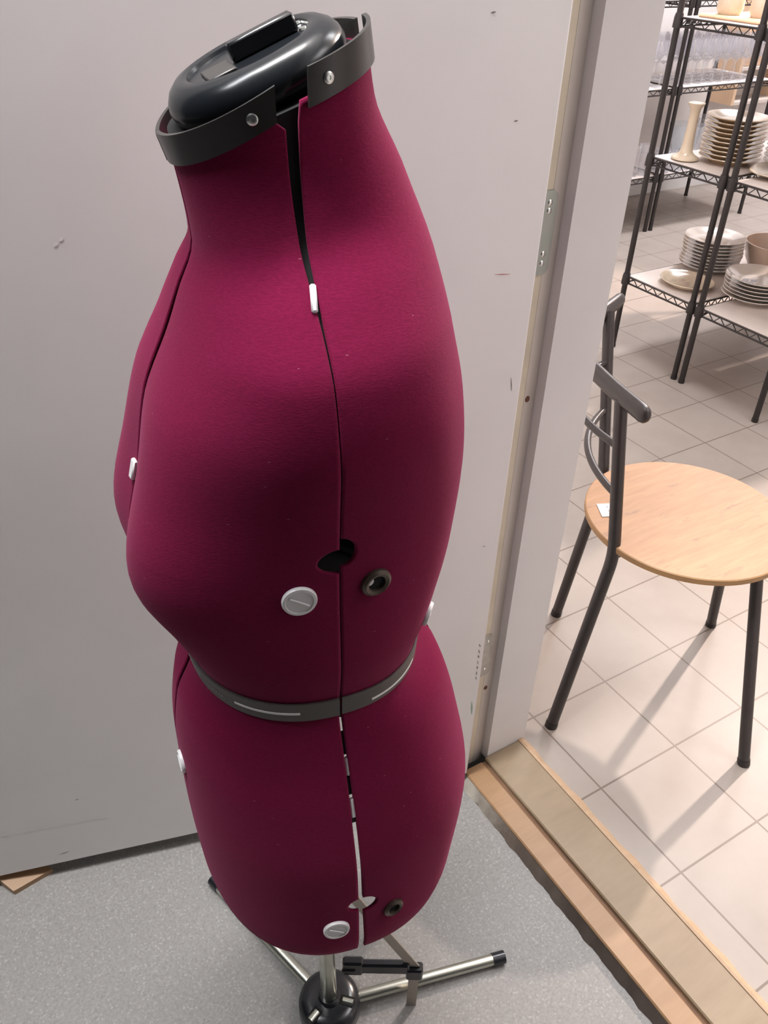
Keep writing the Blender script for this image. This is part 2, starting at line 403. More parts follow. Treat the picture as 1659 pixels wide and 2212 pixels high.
# hinge plates screwed into the rebate
def hinge_plate(zc, zl, mat, label, screws):
    t = thing('hinge_plate', label, 'hinge', (-1.87, -.093, zc - zl / 2))
    b = MB(); w = .10; n = 8; pts = []
    x0, x1 = -1.93, -1.805; rad = .05
    prof = [(x0, -zl / 2), (x1 - rad, -zl / 2)] + [(x1 - rad + rad * math.sin(a), -zl / 2 + rad - rad * math.cos(a)) for a in [PI / 2 * i / n for i in range(1, n + 1)]]
    prof += [(x1 - rad + rad * math.cos(a), zl / 2 - rad + rad * math.sin(a)) for a in [PI / 2 * i / n for i in range(0, n + 1)]] + [(x0, zl / 2)]
    vs = [V(x, -.101, zc + z) for x, z in prof] + [V(x, -.09, zc + z) for x, z in prof]; k = len(prof)
    b.add(vs, [tuple(range(k)), tuple(range(k, 2 * k))[::-1]] + [(i, (i + 1) % k, k + (i + 1) % k, k + i) for i in range(k)])
    b.build('plate', mat, t, smooth=False)
    for dz in screws:
        s = MB(); s.lathe([(0, .008), (.014, .006), (.02, 0)], (-1.865, -.101, zc + dz), 16, Matrix.Rotation(PI / 2, 3, 'X'))
        s.build('screw', M['screw'], t)
    return t
hinge_plate(5.12, .53, M['hinge'], 'upper grey steel hinge plate on the door frame edge', (-.19, -.13, .14, .19))
hinge_plate(1.41, .50, M['hingepaint'], 'lower paint-worn hinge plate on the door frame edge', (-.17, .17))
for z, lab in ((3.937, 'rusty screw hole in the frame below the upper hinge'), (.967, 'rusty screw hole in the frame below the lower hinge')):
    s = MB(); s.lathe([(0, .006), (.016, .006), (.02, 0)], (-1.81, -.091, z), 12, Matrix.Rotation(PI / 2, 3, 'X'), sy=1.3)
    tag(s.build('screw', M['rust'], origin=(-1.81, -.091, z)), lab, 'screw')

# door leaf, opened back against the near room
DP = V(-2.05, -.267, 0); DD = V(-.9623, .2719, 0).normalized(); DN = V(DD.y, -DD.x, 0)
if DN.dot(CAM - DP) < 0: DN = -DN
DW, DB, DTOP = 4.42, .075, 9.2
def door_pt(s, z, off=0.0): return DP + DD * s + DN * off + V(0, 0, z)
MD = Matrix((DD, DN, V(0, 0, 1))).transposed()
dl = MB(); dl.box(door_pt(DW / 2, (DB + DTOP) / 2, -.09), (DW, .18, DTOP - DB), MD, 0, .012)
door = struct(dl.build('door_1', M['door'], origin=door_pt(0, DB)))
door['label'] = 'open grey painted door leaf behind the dress form'
def scuff(name, s0, z0, s1, z1, w, mat, parts=1):
    b = MB()
    for i in range(parts):
        a, c = i / parts, (i + .8) / parts if parts > 1 else 1
        p, q = V(s0 + (s1 - s0) * a, z0 + (z1 - z0) * a, 0), V(s0 + (s1 - s0) * c, z0 + (z1 - z0) * c, 0)
        d = (q - p).normalized(); nn = V(-d.y, d.x, 0) * w * random.uniform(.6, 1.2)
        pts = [p - nn * .3, (p + q) / 2 - nn, q - nn * .3, q + nn * .3, (p + q) / 2 + nn, p + nn * .3]
        b.add([door_pt(x.x, x.y, .002) for x in pts], [(0, 1, 2, 3, 4, 5)])
    b.build(name, mat, door, smooth=False)
scuff('scratch', .28, 4.961, .176, 4.957, .004, M['red'])
scuff('scuff_mark', 4.15, .615, 3.2, .565, .012, M['pale'], 9)
scuff('scuff_mark', 3.66, .20, 3.58, .215, .006, M['dark'])
scuff('scuff_mark', 3.42, .86, 3.39, .868, .006, M['dark'])
scuff('scuff_mark', .457, 6.335, .43, 6.34, .006, M['dark'])
scuff('scuff_mark', .263, 5.822, .24, 5.825, .004, M['dark'])
scuff('scuff_mark', .08, 4.25, .065, 4.15, .005, M['dark'])
scuff('scuff_mark', .135, 2.845, .11, 2.84, .005, M['dark'])
scuff('scuff_mark', 2.76, 5.28, 2.70, 5.33, .010, M['pale'], 2)
for i in range(7):
    z = 1.80 - i * .065
    scuff('scuff_mark', .055 - i * .002, z, .040, z - .035 - .01 * (i % 2), .006, M['dark'])
scuff('scuff_mark', .052, 1.10, .036, .93, .012, M['green'])
scuff('scuff_mark', .10, 1.35, .06, 1.36, .004, M['pale'])

# threshold: plywood board, orange pine strip, raw pine lip, dirty step edge
bd = MB(); bd.span((-1.775, OY0, -.3), (-1.35, OY1, .055), 0, .012); struct(bd.build('trim_6', M['board'], smooth=False))
bd = MB(); bd.span((-2.035, OY0, -.02), (-1.815, -.195, .035), 0, .012); struct(bd.build('trim_7', M['plank'], smooth=False))
bd = MB(); bd.span((-1.83, OY0, -.3), (-1.765, -.20, .016)); struct(bd.build('trim_8', M['groove'], smooth=False))
lp = MB()
nl = 60; prev = None
for i in range(nl):                                                   # slightly splintered lip
    y0, y1 = OY1 + (OY0 - OY1) * i / nl, OY1 + (OY0 - OY1) * (i + 1) / nl
    w0 = .012 * math.sin(i * .9) * math.sin(i * .37); w1 = .012 * math.sin((i + 1) * .9) * math.sin((i + 1) * .37)
    lp.add([(-1.358, y0, -.02), (-1.358, y0, .062), (-1.335, y0, .072), (-1.285 + w0, y0, .045), (-1.275 + w0, y0, -.02),
            (-1.358, y1, -.02), (-1.358, y1, .062), (-1.335, y1, .072), (-1.285 + w1, y1, .045), (-1.275 + w1, y1, -.02)],
           [(j, j + 1, j + 6, j + 5) for j in range(4)])
struct(lp.build('trim_9', M['lip'], smooth=False))
st = MB(); ns = 80; z0 = FZ
for i in range(ns):
    y0, y1 = -.19 + (OY0 + .19) * i / ns, -.19 + (OY0 + .19) * (i + 1) / ns
    e = lambda k: .012 * math.sin(k * 1.3) * math.sin(k * .31)
    st.add([(-2.03, y0, .02), (-2.095 + e(i), y0, FZ + .001), (-2.03, y1, .02), (-2.095 + e(i + 1), y1, FZ + .001)], [(0, 1, 3, 2)])
struct(st.build('trim_10', M['dirty'], smooth=False))

# fittings for the ceiling lamps and for the added fill lights
def tube_fitting(loc, sx, sy, name, label, glow):
    t = thing(name, label, 'lamp', loc)
    MB().box(V(loc) + V(0, 0, -.06), (sx + .2, sy + .2, .12), None, 0, .03).build('housing', M['fixture'], t, smooth=False)
    MB().box(V(loc) + V(0, 0, -.16), (sx, sy, .10), None, 0, .03).build('diffuser', glow, t, smooth=False)
tube_fitting((-9.6, .2, NEAR_CEIL), 5.33, 1.16, 'ceiling_light', 'added unseen ceiling light left of the dress form', M['lampglow'])
tube_fitting((-4.7, -.25, NEAR_CEIL), 5.0, 1.16, 'ceiling_light', 'long fluorescent ceiling light above the dress form', M['lampglow'])
tube_fitting((5.4, 3.4, SHOP_CEIL), 5.3, 5.3, 'ceiling_light', 'added square ceiling fill panel between the chair and the plate racks', M['fill_glow'])
tube_fitting((15.5, 10.2, SHOP_CEIL), 5.3, 2.6, 'ceiling_light', 'added rectangular warm ceiling fill panel above the glass racks', M['fill_glow'])
tube_fitting((5.0, -6.5, SHOP_CEIL), 5.3, 5.3, 'ceiling_light', 'added square ceiling fill panel nearest the doorway', M['fill_glow'])
sl = thing('ceiling_spot', 'black ceiling spotlight that lights the chair', 'lamp', (14.1, 5.0, SHOP_CEIL))
dv = (V(.5, -.8, 0) - V(14.1, 5, 14.0)).normalized()
MB().tube([(14.1, 5, SHOP_CEIL), V(14.1, 5, 14.0) - dv * .45], .05).build('stem', M['black'], sl)
MB().tube([V(14.1, 5, 14.0) - dv * .75, V(14.1, 5, 14.0) - dv * .30], .22, 24).build('housing', M['black'], sl)
MB().tube([V(14.1, 5, 14.0) - dv * .31, V(14.1, 5, 14.0) - dv * .29], .19, 24).build('lens', M['lens'], sl)

# ------------------------------------------------------------------ dress form
HUB = V(-4.1485, -1.3979, 0)
lv = V(-.8863, .4631, 0); vv = V(-.4631, -.8863, 0)
ROT = .2843
FD = lv * math.cos(ROT) + vv * math.sin(ROT); SD = -lv * math.sin(ROT) + vv * math.cos(ROT)
ZL = [1.2, 1.45, 1.7, 2.0, 2.4, 2.9, 3.3, 3.6, 3.85, 4.15, 4.5, 4.9, 5.2, 5.45, 5.65, 5.85, 6.1, 6.3]
QF = [0.5621, 0.5549, 0.5243, 0.604, 0.69, 0.7074, 0.7006, 0.6546, 0.5571, 0.6409, 0.7026, 0.6145, 0.5514, 0.4413, 0.3724, 0.3038, 0.3244, 0.3738]
QK = [0.6299, 0.6883, 0.7292, 0.7005, 0.7698, 0.8386, 0.7779, 0.6927, 0.5266, 0.607, 0.695, 0.7309, 0.7027, 0.6474, 0.5824, 0.4853, 0.3671, 0.3389]
QW = [0.6098, 0.593, 0.5225, 0.7089, 0.8409, 0.836, 0.7639, 0.6732, 0.6106, 0.6619, 0.6789, 0.709, 0.7413, 0.7136, 0.5804, 0.409, 0.3564, 0.3648]
BZ, BT, BA, TILT, LF, LS, HT = 4.5844, 0.5288, 0.118, 0.3705, 0.1289, -0.1968, 0.1822
def pchip(xk, yk):
    n = len(xk); h = [xk[i + 1] - xk[i] for i in range(n - 1)]; d = [(yk[i + 1] - yk[i]) / h[i] for i in range(n - 1)]
    mm = [d[0]] + [0 if d[i - 1] * d[i] <= 0 else (h[i - 1] + h[i]) * 3 / ((2 * h[i] + h[i - 1]) / d[i - 1] + (h[i] + 2 * h[i - 1]) / d[i]) for i in range(1, n - 1)] + [d[-1]]
    def g(x):
        i = 0
        while i < n - 2 and x > xk[i + 1]: i += 1
        t = (x - xk[i]) / h[i]
        return (2*t**3-3*t*t+1)*yk[i]+(t**3-2*t*t+t)*h[i]*mm[i]+(-2*t**3+3*t*t)*yk[i+1]+(t**3-t*t)*h[i]*mm[i+1]
    return g
GF, GK, GW = pchip(ZL, QF), pchip(ZL, QK), pchip(ZL, QW)
def form_local(Z, th, off=0.0):
    f, k, w = GF(Z), GK(Z), GW(Z); n = 2.25
    c, s = math.cos(th), math.sin(th); a = f if c > 0 else k
    r = ((abs(c) / a) ** n + (abs(s) / w) ** n) ** (-1 / n)
    sl = .34 if Z < BZ else .62
    r += BA * math.exp(-((abs(th) - BT) / .42) ** 2 - ((Z - BZ) / sl) ** 2)
    # rounded shoulder edge above the armhole plate, raised to sharpen the shade below
    if 4.7 < Z < 5.65:
        wt = max(0.0, 1 - ((abs(math.degrees(th)) - 100) / 40) ** 2); wt = wt * wt * (3 - 2 * wt)
        zc = 5.18; d = (5.65 - Z) / (5.65 - zc) if Z > zc else (Z - 4.7) / (zc - 4.7)
        r += .026 * wt * d * (1 - .25 * d)
    r += off
    x, y = r * c, r * s
    u = min(1, max(0, (Z - 5.35) / .75)); u = u * u * (3 - 2 * u)
    z = Z - TILT * x * u + HT * x * min(1, max(0, (2.2 - Z) / .75))
    return x + LF * (Z - .3) / 6, y + LS * (Z - .3) / 6, z
def form_pt(Z, th, off=0.0):
    x, y, z = form_local(Z, th, off); return HUB + FD * x + SD * y + V(0, 0, z)
def form_axis(Z): return HUB + FD * (LF * (Z - .3) / 6) + SD * (LS * (Z - .3) / 6) + V(0, 0, Z)
def radius(Z, th):
    p = form_pt(Z, th) - form_axis(Z); p.z = 0; return p.length
def form_n(Z, th):
    a = form_pt(Z, th + .01) - form_pt(Z, th - .01); b = form_pt(min(Z + .01, 6.4), th) - form_pt(Z - .01, th)
    n = a.cross(b).normalized(); c = form_pt(Z, th) - form_axis(Z); c.z = 0
    return n if n.dot(c) > 0 else -n
def lin(tab):
    def g(z):
        if z <= tab[0][0]: return tab[0][1]
        for (a, p), (b, q) in zip(tab[:-1], tab[1:]):
            if z <= b: return p + (q - p) * (z - a) / (b - a)
        return tab[-1][1]
    return g
side_gap = lin([(2.2, .019), (2.6, .012), (2.87, .011), (3.2, .011), (3.5, .008), (3.85, .006), (4.0, .003), (5.4, .0025), (5.62, .004), (5.78, .011), (6.0, .018), (6.2, .022), (6.27, .03), (6.4, .034)])
mid_gap = lin([(2.2, .02), (3.0, .008), (3.6, .016), (3.84, .02), (3.9, .006), (4.3, .003), (4.85, .004), (5.1, .018), (5.5, .030), (5.9, .012), (6.2, .02), (6.4, .03)])
def lobe(z, zc, h, amp):
    t = (z - zc) / h; return amp * math.sqrt(max(0, 1 - t * t))
def gap_side_front(z): return max(side_gap(z), .055 if z > 6.215 else 0, lobe(z, 4.745, .062, .088), lobe(z, 2.69, .05, .066))
def gap_side_back(z): return max(side_gap(z), lobe(z, 4.785, .075, .062), lobe(z, 2.68, .062, .085))

def front_dip(th): return -.075 * max(0.0, math.cos(th))
FORM_O = HUB + V(0, 0, FZ)
form = thing('dress_form', 'magenta felt adjustable dress form on a steel tripod stand', 'dress form', FORM_O)
HEM, WAIST, TOP = 2.25, 3.86, 6.265
def zs_of(a, b):
    s = set([a, b])
    k = a
    while k < b: s.add(k); k += .045
    for zc, h in ((4.745, .062), (4.785, .075), (2.69, .05), (2.68, .062)):
        for i in range(-10, 11): s.add(zc + h * math.sin(i / 10 * PI / 2))
    return sorted(z for z in s if a - 1e-6 <= z <= b + 1e-6)
def panel(name, th_a, th_b, gap_a, gap_b, za, zb, nth=34):
    b = MB(); zs = zs_of(za, zb); vs = []; fs = []
    for z in zs:
        a = th_a + gap_a(z) / radius(z, th_a); c = th_b - gap_b(z) / radius(z, th_b)
        for k in range(nth + 1):
            # denser near the edges
            t = k / nth; t = t + .09 * math.sin(2 * PI * t) * -1
            th = a + (c - a) * t
            if th > PI: th -= 2 * PI
            t6 = min(1, max(0, (z - 6.0) / .26))
            vs.append(form_pt(z + (front_dip(th) - .012) * t6 * t6, th))
    W = nth + 1
    for i in range(len(zs) - 1):
        for k in range(nth): fs.append((i * W + k, i * W + k + 1, (i + 1) * W + k + 1, (i + 1) * W + k))
    b.add(vs, fs)
    o = b.build(name, [M['felt'], M['shell']], form, angle=60)
    # make sure the normals point outwards before the shell gets its thickness
    me = o.data; p = me.polygons[len(me.polygons) // 2]; cc = V(p.center) / T + FORM_O
    ax = form_axis(cc.z); d = cc - ax; d.z = 0
    if V(p.normal).dot(d) < 0: me.flip_normals()
    sd = o.modifiers.new('thickness', 'SOLIDIFY'); sd.thickness = .016 * T; sd.offset = -1; sd.material_offset = 1; sd.material_offset_rim = 0
    return o
H = PI / 2
P = {}
for nm, a, b_, ga, gb in (('front_left', 0, H, mid_gap, gap_side_front), ('back_left', H, PI, gap_side_back, mid_gap),
                          ('front_right', -H, 0, gap_side_front, mid_gap), ('back_right', PI, PI + H, mid_gap, gap_side_back)):
    P[nm] = panel('torso_panel', a, b_, ga, gb, WAIST, TOP)
    P[nm + '_hip'] = panel('hip_panel', a, b_, ga, gb, HEM, WAIST)

def strip(z0, z1, a, b, off, thick, zf=None, n=40):
    """band that follows the body's surface between angles a and b"""
    mb = MB(); vs = []
    for k in range(n + 1):
        th = a + (b - a) * k / n
        dz = zf(th) if zf else 0.0
        for z, o in ((z0, off), (z0, off + thick), (z1, off + thick), (z1, off)): vs.append(form_pt(z + dz, th, o))
    fs = [(4 * k + j, 4 * k + (j + 1) % 4, 4 * k + 4 + (j + 1) % 4, 4 * k + 4 + j) for k in range(n) for j in range(4)]
    fs += [(0, 1, 2, 3), tuple(4 * n + j for j in range(4))[::-1]]
    return mb.add(vs, fs)
rad = math.radians
# waist tape in four lengths, one per panel, with white dashes and lettering
for nm, a, b_ in (('front_left', rad(4), rad(89.5)), ('back_left', rad(90.6), rad(176)), ('front_right', -rad(89.5), -rad(4)), ('back_right', -rad(176), -rad(90.6))):
    wb = strip(3.832, 3.942, a, b_, .003, .007 if 'back' in nm else .010).build('waist_tape', M['waist'], P[nm])
    if nm == 'front_left':
        ZB = 3.885
        for d0, d1 in ((46, 73.5), (3.5, 24.5)):
            strip(ZB - .006, ZB + .006, rad(d0), rad(d1), .0165, .003, n=40).build('dash', M['whiteprint'] if d0 > 20 else M['greyprint'], wb)
        cu = bpy.data.curves.new('lettering', 'FONT'); cu.body = 'WAIST'; cu.size = 1.0; cu.align_x = 'CENTER'; cu.align_y = 'CENTER'
        to = bpy.data.objects.new('lettering', cu); COL.objects.link(to)
        bpy.context.view_layer.update()
        tm = bpy.data.meshes.new_from_object(to.evaluated_get(bpy.context.evaluated_depsgraph_get()))
        bpy.data.objects.remove(to)
        xs = [v.co.x for v in tm.vertices]; ys = [v.co.y for v in tm.vertices]
        hx, hy = max(xs), max(ys)
        tb = MB()
        tb.add([form_pt(ZB - v.co.y / hy * .015, rad(35.2) - v.co.x / hx * rad(5.6), .0205) for v in tm.vertices], [tuple(p.vertices) for p in tm.polygons])
        tb.build('lettering', M['greyprint'], wb, smooth=False)
    if nm == 'back_left':
        strip(3.858, 3.870, rad(104), rad(134), .012, .003, n=40).build('dash', M['whiteprint'], wb)

def frame_at(Z, th):
    n = form_n(Z, th); u = V(0, 0, 1); u = (u - n * u.dot(n)).normalized(); s = u.cross(n)
    return Matrix((s, u, n)).transposed()
def knob(Z, deg, r, par):
    th = rad(deg); F3 = frame_at(Z, th); c = form_pt(Z, th)
    o = MB().lathe([(r * .9, -.02), (r, .0), (r, .008), (r * .95, .015), (r * .8, .016), (r * .76, .011), (0, .011)], c, 36, F3)
    o = o.build('dial_knob', M['whiteplastic'], par)
    g = MB(); g.box(c + F3 @ V(0, 0, .014), (r * 1.3, .010, .008), F3 @ Matrix.Rotation(-.55, 3, 'Z'), 0, .003)
    g.build('grip_ridge', M['whiteplastic'], o)
def eyelet(Z, deg, r, par):
    th = rad(deg); F3 = frame_at(Z, th); c = form_pt(Z, th)
    o = MB().lathe([(r * .55, .002), (r * .58, .016), (r * .8, .022), (r, .012), (r * 1.02, -.004)], c, 32, F3).build('eyelet', M['eyelet'], par)
    MB().lathe([(0, .003), (r * .56, .004)], c, 24, F3).build('opening', M['innerblack'], o)
    if Z > 4: MB().lathe([(0, .006), (r * .3, .006), (r * .3, .003)], c + F3 @ V(-.03, .012, 0), 16, F3).build('pin', M['whiteplastic'], o)
knob(4.58, 76.5, .070, P['front_left']); knob(2.532, 81, .068, P['front_left_hip'])
knob(3.207, 9.5, .06, P['front_left_hip']); knob(4.13, 138, .058, P['back_left'])
eyelet(4.592, 102.5, .064, P['back_left']); eyelet(2.555, 102, .055, P['back_left_hip'])
def spacer(Z0, Z1, deg, w, depth, par, mat, name='spacer'):
    th = rad(deg); Zm = (Z0 + Z1) / 2; F3 = frame_at(Zm, th); c = form_pt(Zm, th)
    b = MB(); b.box(c + F3 @ V(0, 0, -depth), (w, (Z1 - Z0), .02), F3, 0, .006); b.build(name, mat, par)
spacer(5.655, 5.755, 89.3, .022, -.002, P['front_left'], M['whiteplastic'])
spacer(4.80, 4.89, -1.5, .04, -.008, P['front_right'], M['whiteplastic'])
spacer(3.50, 3.60, 90.6, .024, .014, P['front_left_hip'], M['whiteplastic'])
spacer(3.28, 3.39, 90.3, .026, .014, P['front_left_hip'], M['whiteplastic'])
for z0, z1 in ((3.60, 3.72), (3.395, 3.495), (3.24, 3.275)):
    spacer(z0, z1, 90.5, .06, .03, P['front_left_hip'], M['band'], 'adjuster_bar')

# neck: inner core, four black rim bands with screws, glossy cap with a ridge
core = MB(); vs = []; zz = [5.3 + i * .055 for i in range(18)]; n = 40
for z in zz:
    for k in range(n): vs.append(form_pt(z, 2 * PI * k / n - PI, -.022))
core.add(vs, [(i * n + k, i * n + (k + 1) % n, (i + 1) * n + (k + 1) % n, (i + 1) * n + k) for i in range(len(zz) - 1) for k in range(n)] + [tuple((len(zz) - 1) * n + k for k in range(n))])
core.build('neck_core', M['innerblack'], form)
def neck_band(a, b, z0, z1, par, sc):
    o = strip(z0, z1, rad(a), rad(b), .002, .014, front_dip).build('neck_band', M['band'], par, angle=30)
    for d in sc:
        F3 = frame_at((z0 + z1) / 2, rad(d)); c = form_pt((z0 + z1) / 2 + front_dip(rad(d)), rad(d), .016)
        MB().lathe([(0, .003), (.006, .003), (.007, .006), (.014, .006), (.018, .003), (.019, -.002)], c, 20, F3).build('screw', M['screw'], o)
neck_band(4, 82, 6.235, 6.34, P['front_left'], (71,))
neck_band(98, 172, 6.225, 6.34, P['back_left'], (108,))
neck_band(-84, -5, 6.225, 6.315, P['front_right'], (-70,))
neck_band(-172, -98, 6.225, 6.315, P['back_right'], (-108,))
# cap: tilted like the neck opening
cz = FD * 1.0 + V(0, 0, -.43); cx = cz.normalized(); cy = SD.copy(); cn = cx.cross(cy)
if cn.z < 0: cn = -cn
C3 = Matrix((cx, cy, cn)).transposed()
CC = form_axis(6.235) + FD * .0 + cn * .0
cap = MB().lathe([(0, -.02), (.26, -.015), (.30, .005), (.318, .035), (.322, .062), (.314, .09), (.296, .115), (.268, .134), (.240, .140), (.222, .134), (.216, .122), (0, .122)], CC, 56, C3, sx=1.0, sy=.96)
cap = cap.build('neck_cap', M['capplastic'], form, angle=35)
rg = MB(); rg.box(CC + C3 @ V(-.06, .02, .152), (.24, .055, .062), C3, 0, .008); rg.build('grip_ridge', M['blackgloss'], cap)
rc = MB(); rc.box(CC + C3 @ V(.12, .05, .126), (.10, .16, .012), C3, 0, .004); rc.build('recess_plate', M['band'], cap)
for q in ((-.19, .06), (-.20, -.05)):
    MB().lathe([(0, .006), (.012, .006), (.016, 0)], CC + C3 @ V(q[0], q[1], .124), 14, C3).build('screw', M['screw'], cap)

# stand
pole = MB().tube([HUB + V(0, 0, .06), form_axis(1.2), form_axis(3.0), form_axis(6.25)], .058, 24).build('pole', M['steel'], form)
sock = MB().lathe([(.085, -.02), (.085, .02), (.07, .035), (.058, .035)], HUB + V(0, 0, .12), 24).build('pole_socket', M['blackgloss'], form)
hub = MB().lathe([(0, 0), (.21, 0), (.232, .03), (.232, .13), (.222, .17), (.19, .20), (.14, .208), (0, .21)], HUB + V(0, 0, FZ), 48).build('hub', M['blackgloss'], form)
def leg(tip, z0=.0):
    tip = V(tip); d = tip - HUB; d.z = 0; d.normalize()
    a = HUB + d * .17 + V(0, 0, z0); e = V(tip.x, tip.y, FZ + .052)
    lg = MB().tube([a, e - (e - a).normalized() * .05], .044, 20).build('leg', M['steel'], form)
    q = (e - a).normalized()
    MB().tube([e - q * .09, e + q * .012], .05, 20).build('end_cap', M['blackgloss'], lg)
    return d
d1 = leg((-2.785, -1.775, 0)); d2 = leg((-4.515, .0, 0))
d3 = -(d1 + d2).normalized(); leg(HUB + d3 * 1.45)
for px, py, ang in ((-.10, -.13, .9), (.13, -.03, -.55), (-.03, .15, .2)):
    c = HUB + rt * 0 + V(0, 0, FZ + .205)
    r2 = V(rt.x, rt.y, 0).normalized(); f2 = V(fw.x, fw.y, 0).normalized()
    c = c + r2 * px + f2 * py
    dd = (r2 * px + f2 * py).normalized()
    M3 = Matrix((dd, V(-dd.y, dd.x, 0), V(0, 0, 1))).transposed()
    sl_ = MB().box(c, (.11, .075, .012), M3, 0, .004).build('slot', M['innerblack'], hub)
    MB().tube([c - dd * .03 + V(0, 0, -.005), c + dd * .05 + V(0, 0, -.005)], .026, 16).build('rod_end', M['steel'], sl_)
# hem marker: flat ruler, bracket arm to the pole, black marker clip
RU = V(-3.597, -1.686, 0)
r2 = V(rt.x, rt.y, 0).normalized(); f2 = V(fw.x, fw.y, 0).normalized()
MR = Matrix((r2, f2, V(0, 0, 1))).transposed()
hm = MB().box(RU + V(0, 0, .45), (.085, .02, .14), MR, 0, .01); hm.box(RU + V(0, 0, .44), (.12, .08, .13), MR, 0, .012)
hm.box(RU + r2 * -.24 + V(0, 0, .50), (.40, .06, .12), MR, 0, .015); hm.box(RU + r2 * -.45 + V(0, 0, .505), (.15, .07, .165), MR, 0, .015)
hm.box(RU + r2 * -.48 + V(0, 0, .505) - f2 * .036, (.10, .02, .02), MR, 0, .005)
hm = hm.build('hem_marker', M['blackgloss'], form, smooth=False)
MB().box(RU + V(0, 0, (.45 + FZ) / 2), (.075, .012, .45 - FZ), MR).build('ruler', M['ruler'], hm, smooth=False)
arm = MB(); A0 = RU + V(0, 0, .50); A1 = form_axis(1.75) + f2 * .05; ad = (A1 - A0); w = V(0, 0, 1) - ad.normalized() * ad.normalized().z
w = (r2 * .6 + V(0, 0, .8)); w = (w - ad.normalized() * w.dot(ad.normalized())).normalized() * .036; tk = ad.normalized().cross(w.normalized()) * .006
arm.add([A0 - w - tk, A0 + w - tk, A1 + w - tk, A1 - w - tk, A0 - w + tk, A0 + w + tk, A1 + w + tk, A1 - w + tk],
        [(0, 1, 2, 3), (7, 6, 5, 4), (0, 4, 5, 1), (1, 5, 6, 2), (2, 6, 7, 3), (3, 7, 4, 0)])
arm.build('bracket_arm', M['ruler'], hm, smooth=False)

# wooden wedge under the door
wg = MB(); a, b_, c, d = V(-5.985, .745, FZ), V(-5.66, .79, FZ), V(-5.80, 1.06, FZ), V(-6.13, 1.01, FZ)
up_ = lambda p, h: p + V(0, 0, h)
wg.add([a, b_, c, d, up_(a, .055), up_(b_, .05), up_(c, .12), up_(d, .12)], [(0, 3, 2, 1), (4, 5, 6, 7), (0, 1, 5, 4), (1, 2, 6, 5), (2, 3, 7, 6), (3, 0, 4, 7)])
tag(wg.build('door_wedge', M['plank'], origin=a, smooth=False), 'small wooden wedge jammed under the grey door', 'wedge')

# ------------------------------------------------------------------ chair
SC = V(.46, -.09, 0); SZ = 2.12
bk = V(-.766, .643, 0).normalized(); rt_c = V(.643, .766, 0).normalized()      # back direction, chair's far side
chair = thing('bistro_chair', 'black metal chair with a round golden oak seat beside the doorway', 'chair', (.37, -.14, 0))
seat = MB().lathe([(0, SZ - .07), (.95, SZ - .07), (.965, SZ - .06), (.965, SZ - .008), (.955, SZ)], SC, 96, None, 1)
seat.lathe([(.955, SZ), (0, SZ)], SC, 96, None, 0)
seat.build('seat', [M['seat'], M['seatedge']], chair, origin=SC + V(0, 0, SZ))
STC = ((-.187, .474), (-.064, .415), (-.177, .241), (-.287, .289))
stk = MB(); sc_ = [V(*p, SZ + .004) for p in STC]
STK = stk
def tube_leg(name, pts, r, par): return MB().tube(pts, r, 18).build(name, M['greyblack'], par)
def smooth_path(pts, n=10):
    out = []
    pts = [V(p) for p in pts]
    P_ = [pts[0] * 2 - pts[1]] + pts + [pts[-1] * 2 - pts[-2]]
    for i in range(1, len(P_) - 2):
        for k in range(n):
            t = k / n; a, b, c, d = P_[i - 1:i + 3]
            out.append(.5 * ((2 * b) + (c - a) * t + (2 * a - 5 * b + 4 * c - d) * t * t + (-a + 3 * b - 3 * c + d) * t ** 3))
    return out + [pts[-1]]
def bend(a, b, c, k=.16):
    a, b, c = V(a), V(b), V(c)
    p = b + (a - b).normalized() * k; q = b + (c - b).normalized() * k
    return [a] + [p * (1 - t) ** 2 + b * 2 * t * (1 - t) + q * t * t for t in [i / 8 for i in range(9)]] + [c]
NB = [V(-.917, -.176, 0), V(-.478, -.098, 2.0), V(-.435, .24, 3.44)]
FB = [V(.249, 1.092, 0), V(.385, .94, 1.95), V(.72, 1.61, 3.50)]
for pts in (NB, FB):
    lg = MB().tube(bend(*pts), .058, 18).build('back_post', M['greyblack'], chair)
    MB().tube([pts[0], pts[0] + (pts[1] - pts[0]).normalized() * .06], .064, 18).build('foot', M['black'], lg)
for base, top in ((V(.427, -1.499, 0), V(.56, -.86, 2.03)), (V(1.727, .042, 0), V(1.24, -.08, 2.03))):
    lg = MB().tube([base, top], .055, 18).build('front_leg', M['greyblack'], chair)
    MB().tube([base, base + (top - base).normalized() * .06], .061, 18).build('foot', M['black'], lg)
ring = [SC + V(.70 * math.cos(a), .70 * math.sin(a), SZ - .11) for a in [2 * PI * i / 40 for i in range(41)]]
MB().tube(ring, .04, 10, False).build('seat_ring', M['greyblack'], chair)
for p in (NB[1], FB[1]):
    g = MB(); d = SC - p; d.z = 0; d.normalize()
    g.box(p + d * .16 + V(0, 0, -.0), (.30, .03, .10), Matrix((d, V(-d.y, d.x, 0), V(0, 0, 1))).transposed(), 0, .01); g.build('seat_bracket', M['black'], chair)
mid = (NB[2] + FB[2]) / 2
ends = [V(-.492, -.06, 3.46), V(1.02, 1.78, 3.5)]
tr = smooth_path([ends[0], ends[0].lerp(ends[1], .22) + bk * .27, mid + bk * .40 + V(0, 0, .04), ends[0].lerp(ends[1], .78) + bk * .27, ends[1]], 10)
MB().tube(tr, .082, 20, True, flat=.72, round_end=True).build('top_rail', M['greyblack'], chair)
def post_at(pts, z):
    a, b = pts[1], pts[2]; return a + (b - a) * ((z - a.z) / (b.z - a.z))
